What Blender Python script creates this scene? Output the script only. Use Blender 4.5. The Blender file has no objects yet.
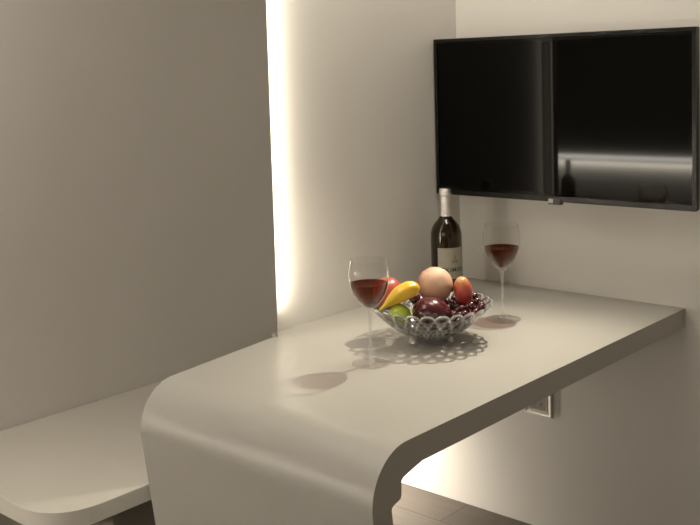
import bpy, bmesh, math, random
from mathutils import Vector, Matrix, noise

random.seed(7)
SC = bpy.context.scene
COL = SC.collection

# ------------------------------------------------------------------ camera
CAM_F, CAM_CY, CAM_YAW, CAM_PITCH, CAM_ROLL = 1001.93, 152.17, -0.728, -0.0831, -0.0293
CAM_POS = Vector((1.6642, -2.3456, 1.3599))
fw = Vector((math.sin(CAM_YAW) * math.cos(CAM_PITCH), math.cos(CAM_YAW) * math.cos(CAM_PITCH), math.sin(CAM_PITCH)))
rt = fw.cross(Vector((0, 0, 1))).normalized()
up = rt.cross(fw)
rt2 = rt * math.cos(CAM_ROLL) + up * math.sin(CAM_ROLL)
up2 = -rt * math.sin(CAM_ROLL) + up * math.cos(CAM_ROLL)
cd = bpy.data.cameras.new('camera')
cam = bpy.data.objects.new('camera', cd)
COL.objects.link(cam)
M = Matrix((rt2, up2, -fw)).transposed().to_4x4()
M.translation = CAM_POS
cam.matrix_world = M
cd.sensor_width = 36.0
cd.lens = CAM_F / 700 * 36.0
cd.shift_y = -(262.5 - CAM_CY) / 700
cd.clip_start = 0.02
SC.camera = cam

# ------------------------------------------------------------------ light
SC.view_settings.view_transform = 'Standard'
SC.view_settings.look = 'None'
SC.view_settings.gamma = 1
SC.view_settings.use_curve_mapping = False
SC.view_settings.exposure = 0.0
SC.cycles.transparent_max_bounces = 48
SC.cycles.max_bounces = 10

world = bpy.data.worlds.new('world')
SC.world = world
world.use_nodes = True
world.node_tree.nodes['Background'].inputs[0].default_value = (1, 0.86, 0.7, 1)
world.node_tree.nodes['Background'].inputs[1].default_value = 0.02


def area(name, loc, direction, sx, sy, power, color, spread=180):
    l = bpy.data.lights.new(name, 'AREA')
    l.shape = 'RECTANGLE'
    l.size, l.size_y = sx, sy
    l.energy = power
    l.color = color
    l.spread = math.radians(spread)
    o = bpy.data.objects.new(name, l)
    o.location = loc
    o.rotation_euler = Vector(direction).to_track_quat('-Z', 'Y').to_euler()
    COL.objects.link(o)
    return o


PY = -0.741         # free edge of the partition beside the table
# general light of the room, from the ceiling behind the photographer
area('ceiling_light', (-0.28, -1.9, 2.33), (0.0, 0.08, -1), 0.55, 1.3, 12.8, (1.0, 0.92, 0.80))
# added broad fill, standing in for light from the rest of the room
area('room_fill_light', (1.0, -3.62, 1.35), (-0.08, 1, -0.1), 1.7, 1.2, 10.5, (1.0, 0.92, 0.80))
# spotlight above the screen, aimed at the table
sl = bpy.data.lights.new('table_spotlight', 'SPOT')
sl.energy = 47
sl.color = (1.0, 0.91, 0.74)
sl.spot_size = math.radians(80)
sl.spot_blend = 1.0
sl.shadow_soft_size = 0.012
so = bpy.data.objects.new('table_spotlight', sl)
so.location = (0.37, -0.20, 1.60)
so.rotation_euler = (Vector((0.50, -0.72, 0.75)) - so.location).to_track_quat('-Z', 'Y').to_euler()
COL.objects.link(so)
# added soft fill over the table, brightening partition and tabletop
area('table_fill_light', (0.42, -0.52, 2.36), (-0.1, 0, -1), 0.4, 0.5, 8.2, (1.0, 0.92, 0.80))
# strip of light behind the added slanted lip at the free edge of the partition, washing its face
area('partition_edge_light', (0.018, PY - 0.016, 1.58), (-0.6, 1, 0), 0.012, 1.54, 1.75, (1.0, 0.9, 0.74), 120)
# strip of light under the table on the bench base
area('under_table_light', (-0.36, -0.22, 0.22), (0.55, 0.5, -0.75), 0.04, 0.3, 4.1, (1.0, 0.9, 0.76))

# ------------------------------------------------------------------ materials
def new_mat(name):
    m = bpy.data.materials.new(name)
    m.use_nodes = True
    nt = m.node_tree
    return m, nt, nt.nodes['Principled BSDF']


def paint(name, color, rough=0.5, var=0.03, scale=6.0, bump=0.02, metal=0.0, coat=0.0, spec=0.5):
    m, nt, b = new_mat(name)
    tc = nt.nodes.new('ShaderNodeTexCoord')
    n = nt.nodes.new('ShaderNodeTexNoise')
    n.inputs['Scale'].default_value = scale
    n.inputs['Detail'].default_value = 4
    nt.links.new(tc.outputs['Object'], n.inputs['Vector'])
    r = nt.nodes.new('ShaderNodeValToRGB')
    c0 = [max(0, c * (1 - var)) for c in color]
    c1 = [min(1, c * (1 + var)) for c in color]
    r.color_ramp.elements[0].color = (*c0, 1)
    r.color_ramp.elements[1].color = (*c1, 1)
    r.color_ramp.elements[0].position = 0.3
    r.color_ramp.elements[1].position = 0.7
    nt.links.new(n.outputs['Fac'], r.inputs['Fac'])
    nt.links.new(r.outputs['Color'], b.inputs['Base Color'])
    b.inputs['Roughness'].default_value = rough
    b.inputs['Metallic'].default_value = metal
    b.inputs['Coat Weight'].default_value = coat
    b.inputs['Coat Roughness'].default_value = 0.08
    b.inputs['Specular IOR Level'].default_value = spec
    if bump:
        n2 = nt.nodes.new('ShaderNodeTexNoise')
        n2.inputs['Scale'].default_value = scale * 25
        nt.links.new(tc.outputs['Object'], n2.inputs['Vector'])
        bp = nt.nodes.new('ShaderNodeBump')
        bp.inputs['Strength'].default_value = bump
        bp.inputs['Distance'].default_value = 0.002
        nt.links.new(n2.outputs['Fac'], bp.inputs['Height'])
        nt.links.new(bp.outputs['Normal'], b.inputs['Normal'])
    return m


def thin_glass(name, tint, base_refl=0.04, edge=0.75, power=3.5, rough=0.0, white=0.0):
    """clear blown glass: see-through with more mirror towards its rims"""
    m, nt, b = new_mat(name)
    nt.nodes.remove(b)
    out = nt.nodes['Material Output']
    tr = nt.nodes.new('ShaderNodeBsdfTransparent')
    tr.inputs[0].default_value = (*tint, 1)
    gl = nt.nodes.new('ShaderNodeBsdfGlossy')
    gl.inputs['Roughness'].default_value = rough
    gl.inputs['Color'].default_value = (1, 1, 1, 1)
    lw = nt.nodes.new('ShaderNodeLayerWeight')
    lw.inputs['Blend'].default_value = 0.5
    pw = nt.nodes.new('ShaderNodeMath')
    pw.operation = 'POWER'
    pw.inputs[1].default_value = power
    nt.links.new(lw.outputs['Facing'], pw.inputs[0])
    ma = nt.nodes.new('ShaderNodeMath')
    ma.operation = 'MULTIPLY_ADD'
    ma.inputs[1].default_value = edge
    ma.inputs[2].default_value = base_refl
    nt.links.new(pw.outputs[0], ma.inputs[0])
    mx = nt.nodes.new('ShaderNodeMixShader')
    nt.links.new(ma.outputs[0], mx.inputs[0])
    nt.links.new(tr.outputs[0], mx.inputs[1])
    nt.links.new(gl.outputs[0], mx.inputs[2])
    last = mx
    if white > 0:  # pale diffuse share standing in for bright highlights on glass edges
        df = nt.nodes.new('ShaderNodeBsdfDiffuse')
        df.inputs[0].default_value = (0.85, 0.84, 0.83, 1)
        m2 = nt.nodes.new('ShaderNodeMixShader')
        m2.inputs[0].default_value = white
        nt.links.new(mx.outputs[0], m2.inputs[1])
        nt.links.new(df.outputs[0], m2.inputs[2])
        last = m2
    nt.links.new(last.outputs[0], out.inputs['Surface'])
    return m


def fruit_mat(name, stops, axis='Z', rough=0.3, scale=9, mixn=0.35, coat=0.3, streak=(1, 1, 1), bump=0.0):
    """skin colours along the object's own axis (Generated), broken up with noise"""
    m, nt, b = new_mat(name)
    tc = nt.nodes.new('ShaderNodeTexCoord')
    sp = nt.nodes.new('ShaderNodeSeparateXYZ')
    nt.links.new(tc.outputs['Generated'], sp.inputs[0])
    mp = nt.nodes.new('ShaderNodeMapping')
    mp.inputs['Scale'].default_value = streak
    nt.links.new(tc.outputs['Generated'], mp.inputs[0])
    n = nt.nodes.new('ShaderNodeTexNoise')
    n.inputs['Scale'].default_value = scale
    n.inputs['Detail'].default_value = 5
    nt.links.new(mp.outputs[0], n.inputs['Vector'])
    sb = nt.nodes.new('ShaderNodeMath')
    sb.operation = 'MULTIPLY_ADD'
    sb.inputs[1].default_value = mixn * 2
    sb.inputs[2].default_value = -mixn
    nt.links.new(n.outputs['Fac'], sb.inputs[0])
    ad = nt.nodes.new('ShaderNodeMath')
    ad.operation = 'ADD'
    ad.use_clamp = True
    nt.links.new(sp.outputs[axis], ad.inputs[0])
    nt.links.new(sb.outputs[0], ad.inputs[1])
    r = nt.nodes.new('ShaderNodeValToRGB')
    els = r.color_ramp.elements
    while len(els) < len(stops):
        els.new(0.5)
    for e, (p, c) in zip(els, stops):
        e.position = p
        e.color = (*c, 1)
    nt.links.new(ad.outputs[0], r.inputs['Fac'])
    nt.links.new(r.outputs['Color'], b.inputs['Base Color'])
    b.inputs['Roughness'].default_value = rough
    b.inputs['Coat Weight'].default_value = coat
    b.inputs['Coat Roughness'].default_value = 0.12
    b.inputs['Subsurface Weight'].default_value = 0.0
    if bump:
        bp = nt.nodes.new('ShaderNodeBump')
        bp.inputs['Strength'].default_value = bump
        bp.inputs['Distance'].default_value = 0.001
        n3 = nt.nodes.new('ShaderNodeTexNoise')
        n3.inputs['Scale'].default_value = 120
        nt.links.new(tc.outputs['Generated'], n3.inputs['Vector'])
        nt.links.new(n3.outputs['Fac'], bp.inputs['Height'])
        nt.links.new(bp.outputs['Normal'], b.inputs['Normal'])
    return m


MAT = {}
MAT['wall'] = paint('wall_paint', (0.66, 0.635, 0.59), 0.55, 0.015, 2.0, 0.03)
MAT['panel'] = paint('panel_lacquer', (0.62, 0.595, 0.555), 0.5, 0.015, 2.0, 0.015)
MAT['ceiling'] = paint('ceiling_paint', (0.7, 0.68, 0.64), 0.7, 0.02, 2.0, 0.03)
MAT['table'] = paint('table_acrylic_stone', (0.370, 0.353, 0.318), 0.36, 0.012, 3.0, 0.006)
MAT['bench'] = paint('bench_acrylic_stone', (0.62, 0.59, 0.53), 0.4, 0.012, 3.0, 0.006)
MAT['plinth'] = paint('bench_base_taupe', (0.20, 0.175, 0.14), 0.6, 0.04, 5.0, 0.02)
MAT['black_plastic'] = paint('black_gloss_plastic', (0.008, 0.007, 0.006), 0.25, 0.1, 10, 0.0, spec=0.2)
MAT['back_plastic'] = paint('black_matte_plastic', (0.02, 0.018, 0.017), 0.5, 0.1, 10, 0.01)
MAT['steel'] = paint('bracket_steel', (0.08, 0.08, 0.08), 0.4, 0.1, 20, 0.0, metal=1)
MAT['logo'] = paint('logo_silver', (0.42, 0.42, 0.40), 0.4, 0.03, 20, 0.0)
MAT['chrome'] = paint('brushed_chrome', (0.78, 0.74, 0.68), 0.34, 0.05, 30, 0.01, metal=1.0)
MAT['socket'] = paint('socket_insert_grey', (0.36, 0.33, 0.29), 0.35, 0.03, 20, 0.0)
MAT['hole'] = paint('socket_slot_black', (0.01, 0.01, 0.01), 0.7, 0.0, 20, 0.0)
MAT['foil'] = paint('silver_foil', (0.80, 0.77, 0.74), 0.24, 0.12, 60, 0.5, metal=1.0)
MAT['paper'] = paint('label_paper', (0.31, 0.29, 0.23), 0.75, 0.08, 40, 0.05)
MAT['ink'] = paint('label_ink', (0.05, 0.045, 0.035), 0.7, 0.0, 40, 0.0)
MAT['fleck'] = paint('label_gold_emblem', (0.17, 0.14, 0.09), 0.5, 0.2, 80, 0.0)
MAT['stem_brown'] = paint('stem_brown', (0.07, 0.045, 0.02), 0.7, 0.3, 60, 0.1)
MAT['glass'] = thin_glass('goblet_glass', (0.97, 0.97, 0.965), 0.006, 0.75, 2.8, 0.04)
MAT['stem_glass'] = thin_glass('goblet_stem_glass', (0.96, 0.955, 0.95), 0.10, 0.75, 1.5, 0.04, 0.10)
MAT['foot_glass'] = thin_glass('goblet_foot_glass', (0.97, 0.965, 0.96), 0.03, 0.8, 2.8, 0.03)
MAT['wine'] = thin_glass('rose_brown_wine', (0.46, 0.195, 0.06), 0.002, 0.12, 3.0)
MAT['bottle'] = thin_glass('olive_bottle_glass', (0.23, 0.17, 0.038), 0.04, 0.6, 3.0)
MAT['bowl_lens'] = thin_glass('bowl_bubble_glass', (0.60, 0.59, 0.585), 0.07, 0.7, 2.5)  # greyed so the bowl casts a darker shadow
MAT['bowl_clear'] = thin_glass('bowl_bubble_centre', (1, 1, 1), 0.0, 0.1, 3.0)  # see-through spots stand in for light the bubbles would focus into dots
MAT['bowl_ridge'] = thin_glass('bowl_ridge_glass', (0.46, 0.45, 0.445), 0.20, 0.7, 1.6, 0.03, 0.24)
MAT['bowl_foot'] = thin_glass('bowl_foot_glass', (0.80, 0.79, 0.785), 0.08, 0.7, 1.8, 0.04, 0.03)
MAT['film'] = thin_glass('clear_film', (0.93, 0.92, 0.91), 0.006, 0.15, 3.0, 0.10)


def screen_mat():
    m, nt, b = new_mat('screen_glass')
    b.inputs['Base Color'].default_value = (0.0012, 0.001, 0.0008, 1)
    b.inputs['Roughness'].default_value = 0.14
    b.inputs['Specular IOR Level'].default_value = 0.11
    tc = nt.nodes.new('ShaderNodeTexCoord')
    n = nt.nodes.new('ShaderNodeTexNoise')
    n.inputs['Scale'].default_value = 400
    nt.links.new(tc.outputs['Object'], n.inputs['Vector'])
    mr = nt.nodes.new('ShaderNodeMapRange')
    mr.inputs['To Min'].default_value = 0.03
    mr.inputs['To Max'].default_value = 0.04
    nt.links.new(n.outputs['Fac'], mr.inputs['Value'])
    nt.links.new(mr.outputs[0], b.inputs['Roughness'])
    return m


MAT['screen'] = screen_mat()


def floor_mat():
    m, nt, b = new_mat('floor_wood')
    tc = nt.nodes.new('ShaderNodeTexCoord')
    mp = nt.nodes.new('ShaderNodeMapping')
    nt.links.new(tc.outputs['Object'], mp.inputs[0])
    br = nt.nodes.new('ShaderNodeTexBrick')
    br.inputs['Scale'].default_value = 1.0
    br.inputs['Brick Width'].default_value = 1.1
    br.inputs['Row Height'].default_value = 0.14
    br.inputs['Mortar Size'].default_value = 0.002
    br.inputs['Color1'].default_value = (0.115, 0.092, 0.07, 1)
    br.inputs['Color2'].default_value = (0.15, 0.122, 0.095, 1)
    br.inputs['Mortar'].default_value = (0.03, 0.024, 0.018, 1)
    nt.links.new(mp.outputs[0], br.inputs['Vector'])
    mp2 = nt.nodes.new('ShaderNodeMapping')
    mp2.inputs['Scale'].default_value = (3, 40, 3)
    nt.links.new(tc.outputs['Object'], mp2.inputs[0])
    n = nt.nodes.new('ShaderNodeTexNoise')
    n.inputs['Scale'].default_value = 2.0
    n.inputs['Detail'].default_value = 6
    nt.links.new(mp2.outputs[0], n.inputs['Vector'])
    mx = nt.nodes.new('ShaderNodeMixRGB')
    mx.blend_type = 'MULTIPLY'
    mx.inputs[0].default_value = 0.5
    nt.links.new(br.outputs['Color'], mx.inputs[1])
    nt.links.new(n.outputs['Fac'], mx.inputs[2])
    nt.links.new(mx.outputs[0], b.inputs['Base Color'])
    b.inputs['Roughness'].default_value = 0.38
    return m


MAT['floor'] = floor_mat()

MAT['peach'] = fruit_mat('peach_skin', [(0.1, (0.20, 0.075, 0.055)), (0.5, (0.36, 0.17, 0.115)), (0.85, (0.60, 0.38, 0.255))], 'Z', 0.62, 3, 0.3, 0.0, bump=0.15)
MAT['plum'] = fruit_mat('maroon_skin', [(0.0, (0.035, 0.005, 0.008)), (0.6, (0.062, 0.008, 0.011)), (1.0, (0.09, 0.016, 0.018))], 'Z', 0.22, 6, 0.25, 0.15)
MAT['red_yellow'] = fruit_mat('red_and_yellow_skin', [(0.2, (0.40, 0.035, 0.03)), (0.72, (0.50, 0.085, 0.05)), (1.0, (0.62, 0.34, 0.12))], 'Z', 0.3, 6, 0.22, 0.45, (4, 4, 0.6))
MAT['pink_red'] = fruit_mat('pinkish_red_skin', [(0.1, (0.36, 0.10, 0.065)), (0.55, (0.42, 0.065, 0.05)), (1.0, (0.48, 0.11, 0.075))], 'Z', 0.3, 6, 0.25, 0.45, (4, 4, 0.6))
MAT['yellow'] = fruit_mat('yellow_skin', [(0.0, (0.42, 0.36, 0.03)), (0.3, (0.66, 0.46, 0.03)), (0.8, (0.80, 0.46, 0.02)), (1.0, (0.78, 0.50, 0.03))], 'Z', 0.32, 5, 0.12, 0.4)
MAT['lime'] = fruit_mat('lime_green_skin', [(0.0, (0.20, 0.30, 0.02)), (0.6, (0.33, 0.45, 0.035)), (1.0, (0.42, 0.50, 0.05))], 'Z', 0.35, 6, 0.2, 0.3)
MAT['grape'] = fruit_mat('dark_grape_skin', [(0.0, (0.03, 0.003, 0.005)), (1.0, (0.075, 0.006, 0.009))], 'Z', 0.2, 5, 0.3, 0.5)

# ------------------------------------------------------------------ helpers
def tag(o, label=None, cat=None, group=None, kind=None):
    if label:
        o['label'] = label
    if cat:
        o['category'] = cat
    if group:
        o['group'] = group
    if kind:
        o['kind'] = kind
    return o


def empty(name, loc, rz=0.0):
    o = bpy.data.objects.new(name, None)
    o.empty_display_size = 0.05
    o.location = loc
    o.rotation_euler = (0, 0, rz)
    COL.objects.link(o)
    return o


def link(name, bm, mats, parent=None, smooth=True, angle=40):
    bmesh.ops.recalc_face_normals(bm, faces=bm.faces)
    me = bpy.data.meshes.new(name)
    bm.to_mesh(me)
    bm.free()
    for m in (mats if isinstance(mats, (list, tuple)) else [mats]):
        me.materials.append(m)
    if smooth:
        me.polygons.foreach_set('use_smooth', [True] * len(me.polygons))
        me.set_sharp_from_angle(angle=math.radians(angle))
    o = bpy.data.objects.new(name, me)
    COL.objects.link(o)
    if parent:
        o.parent = parent
    return o


def box(bm, x0, x1, y0, y1, z0, z1, bev=0.0, seg=2):
    vs = [bm.verts.new((x, y, z)) for x in (x0, x1) for y in (y0, y1) for z in (z0, z1)]
    idx = [(0, 1, 3, 2), (4, 6, 7, 5), (0, 4, 5, 1), (2, 3, 7, 6), (0, 2, 6, 4), (1, 5, 7, 3)]
    fs = [bm.faces.new([vs[i] for i in q]) for q in idx]
    if bev > 0:
        es = list({e for f in fs for e in f.edges})
        bmesh.ops.bevel(bm, geom=es, offset=bev, segments=seg, affect='EDGES', profile=0.5)


def lathe(bm, prof, n=48, cap0=True, cap1=True, center=(0, 0, 0)):
    """prof: (r, z) list; r = 0 closes into a pole"""
    rings = []
    for r, z in prof:
        if r <= 1e-7:
            rings.append([bm.verts.new((center[0], center[1], center[2] + z))])
        else:
            rings.append([bm.verts.new((center[0] + r * math.cos(2 * math.pi * k / n), center[1] + r * math.sin(2 * math.pi * k / n), center[2] + z)) for k in range(n)])
    for a, b in zip(rings, rings[1:]):
        for k in range(n):
            k2 = (k + 1) % n
            if len(a) == 1 and len(b) == 1:
                continue
            if len(a) == 1:
                bm.faces.new((a[0], b[k], b[k2]))
            elif len(b) == 1:
                bm.faces.new((a[k], b[0], a[k2]))
            else:
                bm.faces.new((a[k], b[k], b[k2], a[k2]))
    if cap0 and len(rings[0]) > 1:
        bm.faces.new(rings[0])
    if cap1 and len(rings[-1]) > 1:
        bm.faces.new(rings[-1])


def smooth_prof(pts, sub=6):
    """Catmull-Rom through (r, z) points"""
    out = []
    n = len(pts)
    for i in range(n - 1):
        p0 = pts[max(i - 1, 0)]
        p1, p2 = pts[i], pts[i + 1]
        p3 = pts[min(i + 2, n - 1)]
        for k in range(sub):
            t = k / sub
            q = []
            for c in range(2):
                q.append(0.5 * (2 * p1[c] + (p2[c] - p0[c]) * t + (2 * p0[c] - 5 * p1[c] + 4 * p2[c] - p3[c]) * t * t + (3 * p1[c] - p0[c] - 3 * p2[c] + p3[c]) * t ** 3))
            out.append((max(q[0], 0), q[1]))
    out.append(pts[-1])
    return out


def extrude_profile(bm, pts, x_of, bev=0.0):
    """pts: closed loop in (y, z); x_of(y, z) -> (x_left, x_right)"""
    L = [bm.verts.new((x_of(y, z)[0], y, z)) for y, z in pts]
    R = [bm.verts.new((x_of(y, z)[1], y, z)) for y, z in pts]
    n = len(pts)
    for i in range(n):
        j = (i + 1) % n
        bm.faces.new((L[i], L[j], R[j], R[i]))
    bm.faces.new(L)
    bm.faces.new(R)


def struct(name, x0, x1, y0, y1, z0, z1, mat, bev=0.0):
    bm = bmesh.new()
    box(bm, x0, x1, y0, y1, z0, z1, bev)
    o = link(name, bm, mat, smooth=False)
    o['kind'] = 'structure'
    return o


# ------------------------------------------------------------------ the room
FZ = 0.07           # floor level
TH = 0.75           # table top level
WX = -0.009         # face of the upper wall beside the table
CZ = 2.40
NX = -0.717         # face of the grey wall behind the bench
struct('floor', -2.2, 2.4, -3.7, 0.0, FZ - 0.06, FZ, MAT['floor'])
struct('ceiling', -2.2, 2.4, -3.7, 0.1, CZ, CZ + 0.06, MAT['ceiling'])
struct('wall_back', -2.2, 2.4, 0.0, 0.08, FZ - 0.06, CZ, MAT['wall'])
struct('wall_right', 2.34, 2.42, -3.7, 0.0, FZ - 0.06, CZ, MAT['wall'])
struct('wall_front', -2.2, 2.4, -3.78, -3.7, FZ - 0.06, CZ, MAT['wall'])
bm = bmesh.new()
pts4 = [(WX, PY), (WX, 0.0), (WX - 0.02, 0.0), (WX - 0.02, PY + 0.0195)]
lo4 = [bm.verts.new((x, y, 0.715)) for x, y in pts4]
hi4 = [bm.verts.new((x, y, CZ)) for x, y in pts4]
bm.faces.new(lo4)
bm.faces.new(hi4)
for i in range(4):
    j = (i + 1) % 4
    bm.faces.new((lo4[i], lo4[j], hi4[j], hi4[i]))
link('wall_partition', bm, MAT['wall'], smooth=False)['kind'] = 'structure'
struct('wall_left', NX - 0.08, NX, -1.42, 0.0, FZ, CZ, MAT['panel'])
struct('wall_side', -2.2, -2.12, -3.7, 0.0, FZ, CZ, MAT['wall'])
# added lip shielding the light strip at the partition edge, edge-on to the camera
lipd = Vector((0.722, -0.692, 0)).normalized()     # along the camera's line of sight
lipn = Vector((-lipd.y, lipd.x, 0))
bm = bmesh.new()
q0 = Vector((WX, PY, 0))
q1 = q0 + lipd * 0.052
vs = []
for q in (q0, q1, q1 + lipn * -0.0012, q0 + lipn * -0.0012):
    vs.append((bm.verts.new((q.x, q.y, TH + 0.001)), bm.verts.new((q.x, q.y, CZ))))
for i in range(4):
    j = (i + 1) % 4
    bm.faces.new((vs[i][0], vs[j][0], vs[j][1], vs[i][1]))
bm.faces.new([v[0] for v in vs])
bm.faces.new([v[1] for v in vs])
link('light_shield_1', bm, MAT['wall'], smooth=False)['kind'] = 'structure'

# ------------------------------------------------------------------ waterfall table
TW = 0.661
TB = 0.704                       # underside
R_OUT = 0.090
YT = -1.102                      # where the top starts to bend down
table = empty('waterfall_table', (0.36, -0.6, FZ))
tag(table, 'off-white table bending down in a rounded waterfall leg, joined to the wall below the screen', 'table')


def x_left(y):
    # the edge towards the panel drifts inwards towards the free end
    return 0.0155 + (-0.765 - y) * 0.132 if y < -0.765 else WX + 0.0006


bm = bmesh.new()
YS = -1.060
ol = [(TW, -0.0005), (TW, YS), (x_left(YS), YS), (x_left(-0.766), -0.766), (WX + 0.0006, -0.762), (WX + 0.0006, -0.0005)]
lo = [bm.verts.new((x, y, TB)) for x, y in ol]
hi = [bm.verts.new((x, y, TH)) for x, y in ol]
bm.faces.new(lo)
bm.faces.new(hi)
sel = []
for i in range(len(ol)):
    j = (i + 1) % len(ol)
    f = bm.faces.new((lo[i], lo[j], hi[j], hi[i]))
    if i in (0, 2):
        sel += [e for e in f.edges if abs(e.verts[0].co.z - e.verts[1].co.z) < 1e-6]
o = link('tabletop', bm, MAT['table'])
o.parent = table
o.matrix_parent_inverse = Matrix.Translation(-Vector(table.location))

# leg profile in (y, z): outer arc, slanted outside, foot, slanted inside, inner arc
SL = 0.13
cy, cz = YT, TH - R_OUT
outer = [(YS, TH)]
NA = 18
a_end = math.pi / 2 + math.pi / 2 + math.atan(SL)
for k in range(NA + 1):
    a = math.pi / 2 + (a_end - math.pi / 2) * k / NA
    outer.append((cy + R_OUT * math.cos(a), cz + R_OUT * math.sin(a)))
ye, ze = outer[-1]
outer.append((ye + SL * (ze - FZ), FZ))
inner = [(YS, TB), (-1.072, 0.7015), (-1.092, 0.697), (-1.112, 0.692), (-1.1175, 0.687), (-1.1180, 0.664), (-1.1215, 0.658), (-1.140, 0.653), (-1.1445, 0.648)]
inner.append((-1.1445 + SL * (0.648 - FZ), FZ))
pts = outer + inner[::-1]
bm = bmesh.new()


def leg_x(y, z):
    return (x_left(max(y, YT)), TW)


extrude_profile(bm, pts, leg_x)
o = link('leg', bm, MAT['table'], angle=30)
o.parent = table
o.matrix_parent_inverse = Matrix.Translation(-Vector(table.location))
# ------------------------------------------------------------------ bench in the niche
bench = empty('bench', (-0.5, -0.7, FZ))
tag(bench, 'low off-white bench slab with rounded corner running along the grey wall behind the table leg', 'bench')
BX, BY, BZ, BR = -0.130, -1.284, 0.45, 0.11
ol = [(NX + 0.0005, BY), (NX + 0.0005, -0.02), (BX, -0.02)]
for k in range(13):
    a = -math.pi / 2 * k / 12
    ol.append((BX - BR + BR * math.cos(a), BY + BR + BR * math.sin(a)))
bm = bmesh.new()
lo = [bm.verts.new((x, y, BZ - 0.038)) for x, y in ol]
hi = [bm.verts.new((x, y, BZ)) for x, y in ol]
bm.faces.new(lo)
tf = bm.faces.new(hi)
for i in range(len(ol)):
    j = (i + 1) % len(ol)
    bm.faces.new((lo[i], lo[j], hi[j], hi[i]))
bmesh.ops.bevel(bm, geom=list(tf.edges), offset=0.004, segments=3, affect='EDGES', profile=0.5)
o = link('seat', bm, MAT['bench'])
o.parent = bench
o.matrix_parent_inverse = Matrix.Translation(-Vector(bench.location))
bm = bmesh.new()
box(bm, NX + 0.0005, BX - 0.02, BY + 0.16, -0.74, FZ, BZ - 0.038, 0.003)
o = link('base', bm, MAT['plinth'], smooth=False)
o['label'] = 'dark taupe base under the bench'
o.parent = bench
o.matrix_parent_inverse = Matrix.Translation(-Vector(bench.location))

# ------------------------------------------------------------------ television
TX0, TX1, TZ0, TZ1, TYF = -0.0036, 0.7290, 1.006, 1.433, -0.104
tv = empty('television', ((TX0 + TX1) / 2, TYF, TZ0), math.radians(1.4))
tag(tv, 'black flat screen television with wrinkled clear film along its frame, mounted on the wall', 'television')


def tvpart(name, bm, mat, smooth=False, parent=None):
    o = link(name, bm, mat, parent=None, smooth=smooth)
    p = parent or tv
    o.parent = p
    o.matrix_parent_inverse = p.matrix_world.inverted() if parent else Matrix.Translation(-Vector(tv.location))
    return o


bm = bmesh.new()
box(bm, TX0, TX1, TYF + 0.003, TYF + 0.022, TZ0, TZ1, 0.003)
tvpart('casing', bm, MAT['back_plastic'])
bm = bmesh.new()
box(bm, TX0 + 0.09, TX1 - 0.09, TYF + 0.022, TYF + 0.06, TZ0 + 0.05, TZ1 - 0.12, 0.01)
tvpart('rear_housing', bm, MAT['back_plastic'])
bm = bmesh.new()
box(bm, TX0 + 0.25, TX1 - 0.25, TYF + 0.06, -0.004, TZ0 + 0.10, TZ1 - 0.15, 0.002)
tvpart('wall_bracket', bm, MAT['steel'])
# frame: four mitred bars
bm = bmesh.new()
bw, bb = 0.009, 0.014
o4 = [(TX0, TZ0), (TX1, TZ0), (TX1, TZ1), (TX0, TZ1)]
i4 = [(TX0 + bw, TZ0 + bb), (TX1 - bw, TZ0 + bb), (TX1 - bw, TZ1 - bw), (TX0 + bw, TZ1 - bw)]
V = [[bm.verts.new((x, y, z)) for x, z in q] for q, y in ((o4, TYF + 0.003), (o4, TYF - 0.003), (i4, TYF - 0.003), (i4, TYF + 0.0015))]
for a, b in zip(V, V[1:]):
    for i in range(4):
        j = (i + 1) % 4
        bm.faces.new((a[i], a[j], b[j], b[i]))
tvpart('bezel', bm, MAT['black_plastic'])
bm = bmesh.new()
box(bm, TX0 + bw, TX1 - bw, TYF, TYF + 0.003, TZ0 + bb, TZ1 - bw)
tvpart('screen', bm, MAT['screen'])
# logo tab on the lower frame
LX = 0.352
bm = bmesh.new()
box(bm, LX - 0.006, LX + 0.030, TYF - 0.006, TYF + 0.010, TZ0 - 0.007, TZ0 + 0.009, 0.0015)
tab = tvpart('sensor_tab', bm, MAT['back_plastic'])
bm = bmesh.new()
box(bm, LX - 0.0045, LX + 0.0085, TYF - 0.0068, TYF - 0.0059, TZ0 - 0.003, TZ0 + 0.0075, 0.0003)
lg = link('logo', bm, MAT['logo'], smooth=False)
lg['label'] = 'small silver square badge'
lg.parent = tab


# crumpled protective film strips left along the frame
def film(x0, z0, x1, z1, wid, n, m, amp, seed, nx, nz):
    bm = bmesh.new()
    L = math.hypot(x1 - x0, z1 - z0)
    rows = []
    for i in range(n + 1):
        t = i / n
        row = []
        for j in range(m + 1):
            s = j / m
            p = Vector((t * L * 26 + seed, s * 3.0, seed * 1.7))
            h = abs(noise.noise(p)) * amp + abs(noise.noise(p * 2.3)) * amp * 0.5
            h *= math.sin(math.pi * min(max(s, 0.0), 1.0)) ** 0.5 if 0 < s < 1 else 0
            w = wid * (0.65 + 0.5 * abs(noise.noise(Vector((t * L * 9 + seed, 0, 0)))))
            row.append(bm.verts.new((x0 + (x1 - x0) * t + nx * s * w, TYF - 0.0036 - h, z0 + (z1 - z0) * t + nz * s * w)))
        rows.append(row)
    for a, b in zip(rows, rows[1:]):
        for j in range(m):
            bm.faces.new((a[j], b[j], b[j + 1], a[j + 1]))
    return bm


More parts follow.
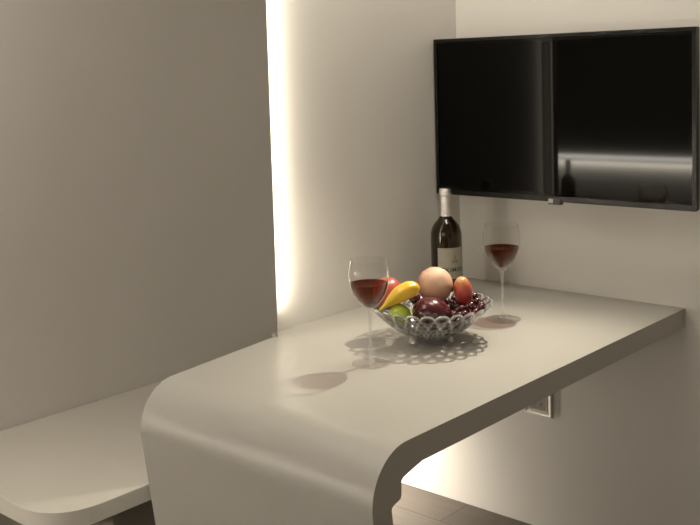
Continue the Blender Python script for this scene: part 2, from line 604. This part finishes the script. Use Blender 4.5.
tvpart('protective_film', film(TX0 + 0.002, TZ0 + 0.001, TX1 - 0.002, TZ0 + 0.001, 0.030, 160, 7, 0.004, 3.1, 0, 1), MAT['film'], True)
tvpart('protective_film', film(TX0 + 0.002, TZ1 - 0.001, TX1 - 0.002, TZ1 - 0.001, 0.022, 160, 6, 0.003, 8.4, 0, -1), MAT['film'], True)
tvpart('protective_film', film(TX0 + 0.001, TZ0 + 0.03, TX0 + 0.001, TZ1 - 0.02, 0.012, 90, 5, 0.003, 5.7, 1, 0), MAT['film'], True)
tvpart('protective_film', film(TX1 - 0.001, TZ0 + 0.03, TX1 - 0.001, TZ1 - 0.02, 0.014, 90, 5, 0.004, 11.2, -1, 0), MAT['film'], True)

# ------------------------------------------------------------------ socket below the table
sock = empty('wall_socket', (0.245, 0.0, 0.436))
tag(sock, 'square chrome-framed power socket on the wall below the table', 'socket')
SX, SZ, HS = 0.245, 0.436, 0.0435


def sp(name, bm, mat, smooth=False):
    o = link(name, bm, mat, smooth=smooth)
    o.parent = sock
    o.matrix_parent_inverse = Matrix.Translation(-Vector(sock.location))
    return o


bm = bmesh.new()
rings = []
for h, y in ((HS, -0.0002), (HS, -0.006), (HS - 0.003, -0.0095), (HS - 0.009, -0.0085), (HS - 0.012, -0.006), (HS - 0.014, -0.008), (HS - 0.018, -0.008), (HS - 0.019, -0.005)):
    rings.append([bm.verts.new((SX + sx * h, y, SZ + sz * h)) for sx, sz in ((-1, -1), (1, -1), (1, 1), (-1, 1))])
for a, b in zip(rings, rings[1:]):
    for i in range(4):
        j = (i + 1) % 4
        bm.faces.new((a[i], a[j], b[j], b[i]))
sp('frame', bm, MAT['chrome'])
bm = bmesh.new()
hi_ = HS - 0.0185
box(bm, SX - hi_, SX + hi_, -0.0065, -0.0003, SZ - hi_, SZ + hi_, 0.001)
sp('insert', bm, MAT['socket'])
for (dx, dz, ang) in ((0.0, 0.004, 90), (-0.010, -0.010, 55), (0.010, -0.010, -55), (-0.007, 0.015, 90), (0.007, 0.015, 90)):
    bm = bmesh.new()
    box(bm, -0.0035, 0.0035, -0.0072, -0.0060, -0.0013, 0.0013)
    bmesh.ops.rotate(bm, verts=bm.verts, cent=(0, 0, 0), matrix=Matrix.Rotation(math.radians(ang), 3, 'Y'))
    bmesh.ops.translate(bm, verts=bm.verts, vec=(SX + dx, 0, SZ + dz))
    sp('slot', bm, MAT['hole'])

# ------------------------------------------------------------------ wine glasses
def make_glass(loc, scale, level, label, rz):
    t = empty('wine_glass', loc, rz)
    t.scale = (scale,) * 3
    tag(t, label, 'wine glass', 'wine glasses on the table')
    outp = smooth_prof([(0.0045, 0.108), (0.0085, 0.1125), (0.020, 0.123), (0.0305, 0.138), (0.0375, 0.155), (0.0408, 0.173), (0.0405, 0.190), (0.0385, 0.204), (0.0372, 0.212)], 6)
    th = 0.0011
    inp = smooth_prof([(0.0, 0.1140), (0.008, 0.1152), (0.0192, 0.1248), (0.0294, 0.139), (0.0364, 0.1555), (0.0397, 0.173), (0.0394, 0.190), (0.0376, 0.204), (0.0364, 0.212)], 6)
    bm = bmesh.new()
    prof = outp + [(0.0371, 0.2127), (0.0365, 0.2127)] + inp[::-1]
    lathe(bm, prof, 64, True, False)
    link('bowl', bm, MAT['glass'], t, True, 60)
    bm = bmesh.new()
    lathe(bm, smooth_prof([(0.0062, 0.0065), (0.0042, 0.012), (0.0034, 0.025), (0.0031, 0.06), (0.0034, 0.095), (0.0045, 0.1078)], 5), 28)
    link('stem', bm, MAT['stem_glass'], t)
    bm = bmesh.new()
    lathe(bm, [(0.0, 0.0006), (0.030, 0.0006), (0.0385, 0.0), (0.0395, 0.0006), (0.0395, 0.0016), (0.036, 0.0024), (0.022, 0.0034), (0.010, 0.005), (0.0062, 0.0063), (0.0, 0.0063)], 64, False, False)
    link('foot', bm, MAT['foot_glass'], t)
    bm = bmesh.new()
    w = [(0.0, 0.1144)]
    for r, z in inp[1:]:
        if z < level:
            w.append((max(r - 0.0004, 0), z + 0.0003))
        else:
            break
    rl = w[-1][0] + 0.0002
    w += [(rl, level), (rl - 0.0006, level - 0.0003), (0.0, level - 0.0004)]
    lathe(bm, w, 64, False, False)
    link('wine', bm, MAT['wine'], t, True, 50)
    return t


make_glass((0.3355, -0.808, TH), 1.03, 0.1645, 'wine glass standing nearest the rounded table end, with reddish-brown wine and long shadow', 0.0)
make_glass((0.3590, -0.348, TH), 1.085, 0.1625, 'wine glass standing between fruit bowl and wall below the screen, with reddish-brown wine', 0.4)

# ------------------------------------------------------------------ wine bottle
BOT = Vector((0.097, -0.213, TH))
bot = empty('wine_bottle', BOT)
bot.scale = (1.07, 1.07, 0.997)
tag(bot, 'dark olive wine bottle with silver neck foil and beige paper label behind the fruit bowl', 'bottle')
bp_ = [(0.0, 0.012), (0.024, 0.004), (0.033, 0.0), (0.0372, 0.002), (0.0385, 0.008)]
body = [(0.0385, 0.008), (0.0385, 0.05), (0.0385, 0.10), (0.0385, 0.158), (0.0375, 0.172), (0.0335, 0.186), (0.0255, 0.199), (0.0180, 0.208), (0.0145, 0.217), (0.0132, 0.230), (0.0128, 0.255), (0.0128, 0.279)]
bm = bmesh.new()
lathe(bm, bp_ + smooth_prof(body, 5)[1:] + [(0.0, 0.279)], 64, False, False)
link('body', bm, MAT['bottle'], bot, True, 50)
bm = bmesh.new()
lathe(bm, [(0.0148, 0.2145), (0.0152, 0.2148), (0.0141, 0.235), (0.0139, 0.262), (0.0139, 0.2665), (0.0156, 0.268), (0.0160, 0.272), (0.0160, 0.279), (0.0150, 0.281), (0.0150, 0.286), (0.0135, 0.2885), (0.0, 0.289)], 48, False, False)
fo = link('neck_foil', bm, MAT['foil'], bot, True, 45)
fo['label'] = 'silver foil around the neck'
LC = math.radians(-23.7)         # the label is turned towards the open side of the table
LH = math.radians(64)
Z0, Z1 = 0.052, 0.134
bm = bmesh.new()
rl = 0.0388
prev = None
for k in range(41):
    a = LC - LH + 2 * LH * k / 40
    cur = [bm.verts.new((r * math.cos(a), r * math.sin(a), z)) for r, z in ((0.0386, Z0), (rl + 0.0002, Z0), (rl + 0.0002, Z1), (0.0386, Z1))]
    if prev:
        for i in range(4):
            j = (i + 1) % 4
            bm.faces.new((prev[i], prev[j], cur[j], cur[i]))
    else:
        bm.faces.new(cur)
    prev = cur
bm.faces.new(prev)
lab = link('paper_label', bm, MAT['paper'], bot, True, 50)
lab['label'] = 'beige paper label with dark lettering and small emblem'


def on_label(bm, rr=0.0394):
    """bend (x = along, y = up) flat geometry round the bottle"""
    for v in bm.verts:
        a = LC - v.co.x / rr * -1.0
        z = v.co.y
        r = rr + v.co.z
        v.co = (r * math.cos(a), r * math.sin(a), z)


cu = bpy.data.curves.new('lettering', 'FONT')
cu.body = 'TKIMOE'
cu.size = 0.0155
cu.space_character = 1.12
cu.align_x = 'CENTER'
cu.extrude = 0.00008
cu.offset = 0.00025
tmp = bpy.data.objects.new('lettering_source', cu)
COL.objects.link(tmp)
dg = bpy.context.evaluated_depsgraph_get()
me = bpy.data.meshes.new_from_object(tmp.evaluated_get(dg))
bpy.data.objects.remove(tmp)
bm = bmesh.new()
bm.from_mesh(me)
bpy.data.meshes.remove(me)
bmesh.ops.triangulate(bm, faces=bm.faces)
bmesh.ops.subdivide_edges(bm, edges=[e for e in bm.edges if e.calc_length() > 0.004], cuts=2)
bmesh.ops.translate(bm, verts=bm.verts, vec=(-0.004, 0.071, 0))
on_label(bm)
link('lettering', bm, MAT['ink'], lab, smooth=False)
# emblem: a little tower with two side finials over a bar, and thin border lines
bm = bmesh.new()
for (x0, x1, y0, y1) in ((-0.0016, 0.0016, 0.095, 0.116), (-0.0004, 0.0004, 0.116, 0.121), (-0.0075, -0.0045, 0.094, 0.101), (0.0045, 0.0075, 0.094, 0.101), (-0.011, 0.011, 0.0915, 0.0935), (-0.0045, 0.0045, 0.095, 0.099)):
    box(bm, x0, x1, y0, y1, -0.00008, 0.00008)
bmesh.ops.translate(bm, verts=bm.verts, vec=(0.0, 0.0, 0.0))
on_label(bm)
link('emblem', bm, MAT['fleck'], lab, smooth=False)
bm = bmesh.new()
for yy in (0.1305,):
    for k in range(40):
        x0 = -0.040 + 0.08 * k / 40
        box(bm, x0, x0 + 0.002, yy, yy + 0.0006, -0.00006, 0.00006)
on_label(bm)
link('border_line', bm, MAT['fleck'], lab, smooth=False)

# ------------------------------------------------------------------ fruit bowl
BC = Vector((0.327, -0.592, TH))
VF = Vector((math.sin(CAM_YAW), math.cos(CAM_YAW), 0))        # away from the viewer
VR = Vector((math.cos(CAM_YAW), -math.sin(CAM_YAW), 0))


def bowl_z(r):
    return 0.012 + 0.0705 * max(0.0, (r - 0.040) / 0.094) ** 1.45


bowl = empty('fruit_bowl', BC)
tag(bowl, 'clear cut-glass bowl with bubble pattern and scalloped rim, holding fruit', 'bowl')
NB, NR, SB, SRW = 26, 4, 12, 12
NT = NB * SB
bm = bmesh.new()
R0, R1 = 0.040, 0.1385
total = NR * SRW
outer_v, inner_v = [], []
rho = {}
for i in range(total + 1):
    ro, ri = [], []
    for k in range(NT):
        th = 2 * math.pi * k / NT
        row = min(int(i / SRW), NR - 1)
        tt = i / SRW - row
        off = 0.5 * (row % 2)
        ph = (k / SB + off) % 1.0
        u = ph * 2 - 1
        v = tt * 2 - 1
        d2 = math.sqrt(u * u + v * v)
        s = i / total
        if row == NR - 1 and tt > 0.5:
            # scalloped top: the last half row follows a half ellipse
            lim = 0.5 + 0.5 * math.sqrt(max(0.0, 1 - min(abs(u), 0.96) ** 2))
            tt2 = 0.5 + (tt - 0.5) * (lim - 0.5) / 0.5
            v = tt2 * 2 - 1
            d2 = math.sqrt(u * u + v * v)
            s = (row + tt2) / NR
        r = R0 + (R1 - R0) * s ** 0.9
        z = bowl_z(r)
        dr = (bowl_z(r + 1e-4) - bowl_z(r - 1e-4)) / 2e-4
        nl = math.hypot(dr, 1)
        nr_, nz_ = dr / nl, -1 / nl                       # outward / down
        fade = min(1.0, s * 3)
        ridge = math.exp(-((d2 - 0.92) / 0.14) ** 2)
        bulge = 0.0013 * max(0.0, 1 - d2 * d2) + 0.0016 * ridge
        ho = 0.0008 + bulge * fade
        hi2 = -0.0006 - 0.0010 * ridge * fade
        ro.append(bm.verts.new(((r + nr_ * ho) * math.cos(th), (r + nr_ * ho) * math.sin(th), z + nz_ * ho)))
        ri.append(bm.verts.new(((r + nr_ * hi2) * math.cos(th), (r + nr_ * hi2) * math.sin(th), z + nz_ * hi2)))
        rho[(i, k)] = d2
    outer_v.append(ro)
    inner_v.append(ri)
for i in range(total):
    for k in range(NT):
        k2 = (k + 1) % NT
        d = (rho[(i, k)] + rho[(i, k2)] + rho[(i + 1, k)] + rho[(i + 1, k2)]) / 4
        mi = 1 if d < 0.45 else (2 if 0.84 < d < 1.05 else 0)
        f = bm.faces.new((outer_v[i][k], outer_v[i][k2], outer_v[i + 1][k2], outer_v[i + 1][k]))
        f.material_index = mi
        f = bm.faces.new((inner_v[i][k], inner_v[i + 1][k], inner_v[i + 1][k2], inner_v[i][k2]))
        f.material_index = mi
for k in range(NT):
    k2 = (k + 1) % NT
    f = bm.faces.new((outer_v[-1][k], outer_v[-1][k2], inner_v[-1][k2], inner_v[-1][k]))
    f.material_index = 2
bm.faces.new(outer_v[0][::-1])
bm.faces.new(inner_v[0])
link('basin', bm, [MAT['bowl_lens'], MAT['bowl_clear'], MAT['bowl_ridge']], bowl, True, 70)
bm = bmesh.new()
lathe(bm, [(0.043, 0.0095), (0.046, 0.008), (0.051, 0.0), (0.047, 0.0), (0.042, 0.0065), (0.0, 0.0068), (0.0, 0.0095)], 72, False, False)
link('foot', bm, MAT['bowl_foot'], bowl, True, 50)

# ------------------------------------------------------------------ fruit
def fpos(a, b, h):
    return BC + VR * a + VF * b + Vector((0, 0, h))


BODY = []       # (centre, semi-axis) of the placed fruit, for packing the grapes


def round_fruit(name, mat, a, b, h, rx, rz, label, cat, tilt=(0, 0), egg=0.0, dimple=0.15, crease=0.0, stem=True, stem_len=0.012):
    t = empty(name, fpos(a, b, h))
    tag(t, label, cat)
    prof = []
    n = 26
    for k in range(n + 1):
        p = math.pi * k / n
        z = -math.cos(p)
        r = math.sin(p) * (1 - egg * z)
        dz = dimple * math.exp(-(r / 0.28) ** 2)
        prof.append((r * rx if 0 < k < n else 0.0, (z - dz * (1 if z > 0 else -0.4)) * rz))
    bm = bmesh.new()
    lathe(bm, prof, 40, False, False)
    if crease:
        for v in bm.verts:
            an = math.atan2(v.co.y, v.co.x)
            v.co.x *= 1 - crease * math.exp(-(an / 0.25) ** 2)
            v.co.y *= 1 - crease * 0.4 * math.exp(-(an / 0.25) ** 2)
    o = link('flesh', bm, mat, t, True, 80)
    if stem:
        bm = bmesh.new()
        z0 = (1 - dimple) * rz - 0.001
        lathe(bm, [(0.0014, z0), (0.0011, z0 + stem_len * 0.6), (0.0016, z0 + stem_len), (0.0, z0 + stem_len)], 10, True, False)
        link('stem', bm, MAT['stem_brown'], t)
    rot = Matrix.Rotation(tilt[0], 3, VR) @ Matrix.Rotation(tilt[1], 3, VF)
    t.rotation_euler = rot.to_euler()
    BODY.append((fpos(a, b, h), rx, rz))
    return t


round_fruit('plum', MAT['plum'], 0.0, -0.036, 0.0695, 0.0425, 0.036, 'large dark maroon fruit at the rim of the bowl nearest the viewer', 'fruit', (-0.3, 0.25), 0.0, 0.05, 0.03, False)
round_fruit('peach', MAT['peach'], 0.015, 0.036, 0.117, 0.0405, 0.0405, 'pale pinkish peach on top of the fruit bowl', 'peach', (1.2, 0.3), 0.0, 0.05, 0.05, False)
round_fruit('apple', MAT['red_yellow'], 0.0765, 0.022, 0.1045, 0.0215, 0.034, 'upright red apple with yellow top leaning beside the pale peach', 'apple', (0.1, -0.12), 0.06, 0.05, 0.0, False)
round_fruit('apple', MAT['pink_red'], -0.092, 0.024, 0.103, 0.035, 0.038, 'pinkish red apple behind the yellow fruit, seen through the wine glass', 'apple', (0.15, -0.25), -0.02, 0.12, 0.0, False)
round_fruit('lime', MAT['lime'], -0.0690, -0.041, 0.0672, 0.0245, 0.027, 'lime green fruit under the yellow one in the glass bowl', 'fruit', (0.3, -0.5), 0.0, 0.04, 0.0, False)

round_fruit('cherry', MAT['grape'], -0.033, 0.004, 0.094, 0.0125, 0.0125, 'small dark cherry tucked between yellow fruit and peach', 'cherry', (0.2, 0.1), 0.0, 0.1, 0.0, False)

# long yellow fruit lying over the lime green one
P0 = fpos(-0.114, -0.044, 0.0800)
P1 = fpos(-0.027, -0.040, 0.1340)
ax = (P1 - P0)
yl = empty('banana', (P0 + P1) / 2)
tag(yl, 'short yellow banana with narrow green tip lying across the fruit', 'banana')
L = ax.length
bm = bmesh.new()
N = 24
prev = None
rings = []
for k in range(N + 1):
    t = k / N
    z = (t - 0.5) * L
    if t < 0.12:
        r = 0.0035 + 0.0012 * t / 0.12
    else:
        q = (t - 0.12) / 0.88
        r = 0.0047 + 0.0140 * math.sin(min(1.0, q / 0.62) * math.pi / 2) ** 1.2
        if q > 0.72:
            r *= math.sqrt(max(0.0, 1 - ((q - 0.72) / 0.285) ** 2)) * 0.9 + 0.1
    bend = 0.006 * math.sin(math.pi * t)
    rings.append((z, r, bend))
vr = []
for z, r, bend in rings:
    vr.append([bm.verts.new((bend + r * (1 + 0.05 * math.cos(5 * a)) * math.cos(a), r * (1 + 0.05 * math.cos(5 * a)) * math.sin(a), z)) for a in [2 * math.pi * j / 30 for j in range(30)]])
for a_, b_ in zip(vr, vr[1:]):
    for j in range(30):
        bm.faces.new((a_[j], a_[(j + 1) % 30], b_[(j + 1) % 30], b_[j]))
bm.faces.new(vr[0])
bm.faces.new(vr[-1])
o = link('peel', bm, MAT['yellow'], yl, True, 60)
zax = ax.normalized()
xax = (Vector((0, 0, 1)) - zax * zax.z).normalized() * 1.0
yax = zax.cross(xax)
yl.rotation_euler = Matrix((xax, yax, zax)).transposed().to_euler()
for k in range(6):
    BODY.append((P0 + ax * (k / 5), 0.016, 0.016))

# grapes: one bunch, every berry a part
bunch = empty('grape_bunch', fpos(0.08, 0.0, 0.05))
tag(bunch, 'bunch of dark red grapes beside the upright red apple in the glass bowl', 'grapes')
bunch_inv = -Vector(bunch.location)
GR = 0.0082
me_g = None
placed = []
rng = random.Random(21)
tries = 0
while len(placed) < 62 and tries < 60000:
    tries += 1
    a = rng.uniform(0.035, 0.122)
    b = rng.uniform(-0.055, 0.062)
    rr = math.hypot(a, b)
    if rr > 0.118:
        continue
    hmin = bowl_z(rr + GR * 0.7) + GR + 0.002
    h = hmin + rng.uniform(0, 1) ** 1.5 * 0.040
    top = 0.086 if a > 0.085 and b > 0 else (0.080 if a > 0.05 else 0.072)
    if b < -0.02:
        top = 0.070
    if h > max(top, hmin + 0.001):
        continue
    p = fpos(a, b, h)
    ok = True
    for c, rx, rz in BODY:
        d = p - c
        if (d.x * d.x + d.y * d.y) / (rx + GR) ** 2 + d.z * d.z / (rz + GR) ** 2 < 1.0:
            ok = False
            break
    if ok and all((p - q).length > GR * 1.92 for q in placed):
        placed.append(p)
for p in placed:
    if me_g is None:
        bm = bmesh.new()
        bmesh.ops.create_uvsphere(bm, u_segments=18, v_segments=12, radius=GR)
        g = link('grape', bm, MAT['grape'], bunch, True, 80)
        me_g = g.data
    else:
        g = bpy.data.objects.new('grape', me_g)
        COL.objects.link(g)
        g.parent = bunch
    g.location = p + bunch_inv
    g.rotation_euler = (rng.uniform(0, 3), rng.uniform(0, 3), 0)
    s = rng.uniform(0.9, 1.0)
    g.scale = (s, s, s * 1.05)
# stalk linking the berries
cen = fpos(0.075, 0.0, 0.05)
bm = bmesh.new()
path = [fpos(0.045, 0.0, 0.045), fpos(0.065, 0.005, 0.052), fpos(0.085, 0.01, 0.058), fpos(0.105, 0.02, 0.07)]
pv = None
for q in path:
    cur = [bm.verts.new(q + bunch_inv + VF * 0.0012 * math.cos(t) + Vector((0, 0, 0.0012 * math.sin(t)))) for t in [2 * math.pi * j / 8 for j in range(8)]]
    if pv:
        for j in range(8):
            bm.faces.new((pv[j], pv[(j + 1) % 8], cur[(j + 1) % 8], cur[j]))
    pv = cur
link('stem', bm, MAT['stem_brown'], bunch)

# ------------------------------------------------------------------ lit counter across the room, mirrored in the screen
struct('wall_kitchen', -2.12, 0.12, -3.14, -3.06, FZ, CZ, MAT['wall'])
ctr = empty('counter', (-1.2, -2.9, FZ))
tag(ctr, 'low counter with a light strip across the room, seen only mirrored in the screen', 'counter')
bm = bmesh.new()
box(bm, -2.1, 0.10, -3.0595, -2.72, FZ, 0.525, 0.004)
o = link('cabinet', bm, MAT['plinth'], smooth=False)
o.parent = ctr
o.matrix_parent_inverse = Matrix.Translation(-Vector(ctr.location))
lm, nt, b = new_mat('light_strip')
b.inputs['Base Color'].default_value = (0.8, 0.8, 0.8, 1)
b.inputs['Emission Color'].default_value = (1.0, 0.93, 0.82, 1)
b.inputs['Emission Strength'].default_value = 38.0
bm = bmesh.new()
box(bm, -1.95, 0.02, -3.0595, -3.04, 0.812, 0.834, 0.002)
o = link('light_strip', bm, lm, smooth=False)
o.parent = ctr
o.matrix_parent_inverse = Matrix.Translation(-Vector(ctr.location))
area('counter_light', (-0.96, -3.035, 0.80), (0, -0.35, -1), 1.9, 0.015, 36, (1.0, 0.93, 0.82))
b2 = bot.copy()
COL.objects.link(b2)
b2.location = (-1.02, -2.94, 0.5255)
b2['label'] = 'dark bottle on the low counter, seen only as a silhouette in the screen'
for ch in list(bot.children):
    if ch.name.startswith(('body', 'neck_foil')):
        c = ch.copy()
        COL.objects.link(c)
        c.parent = b2
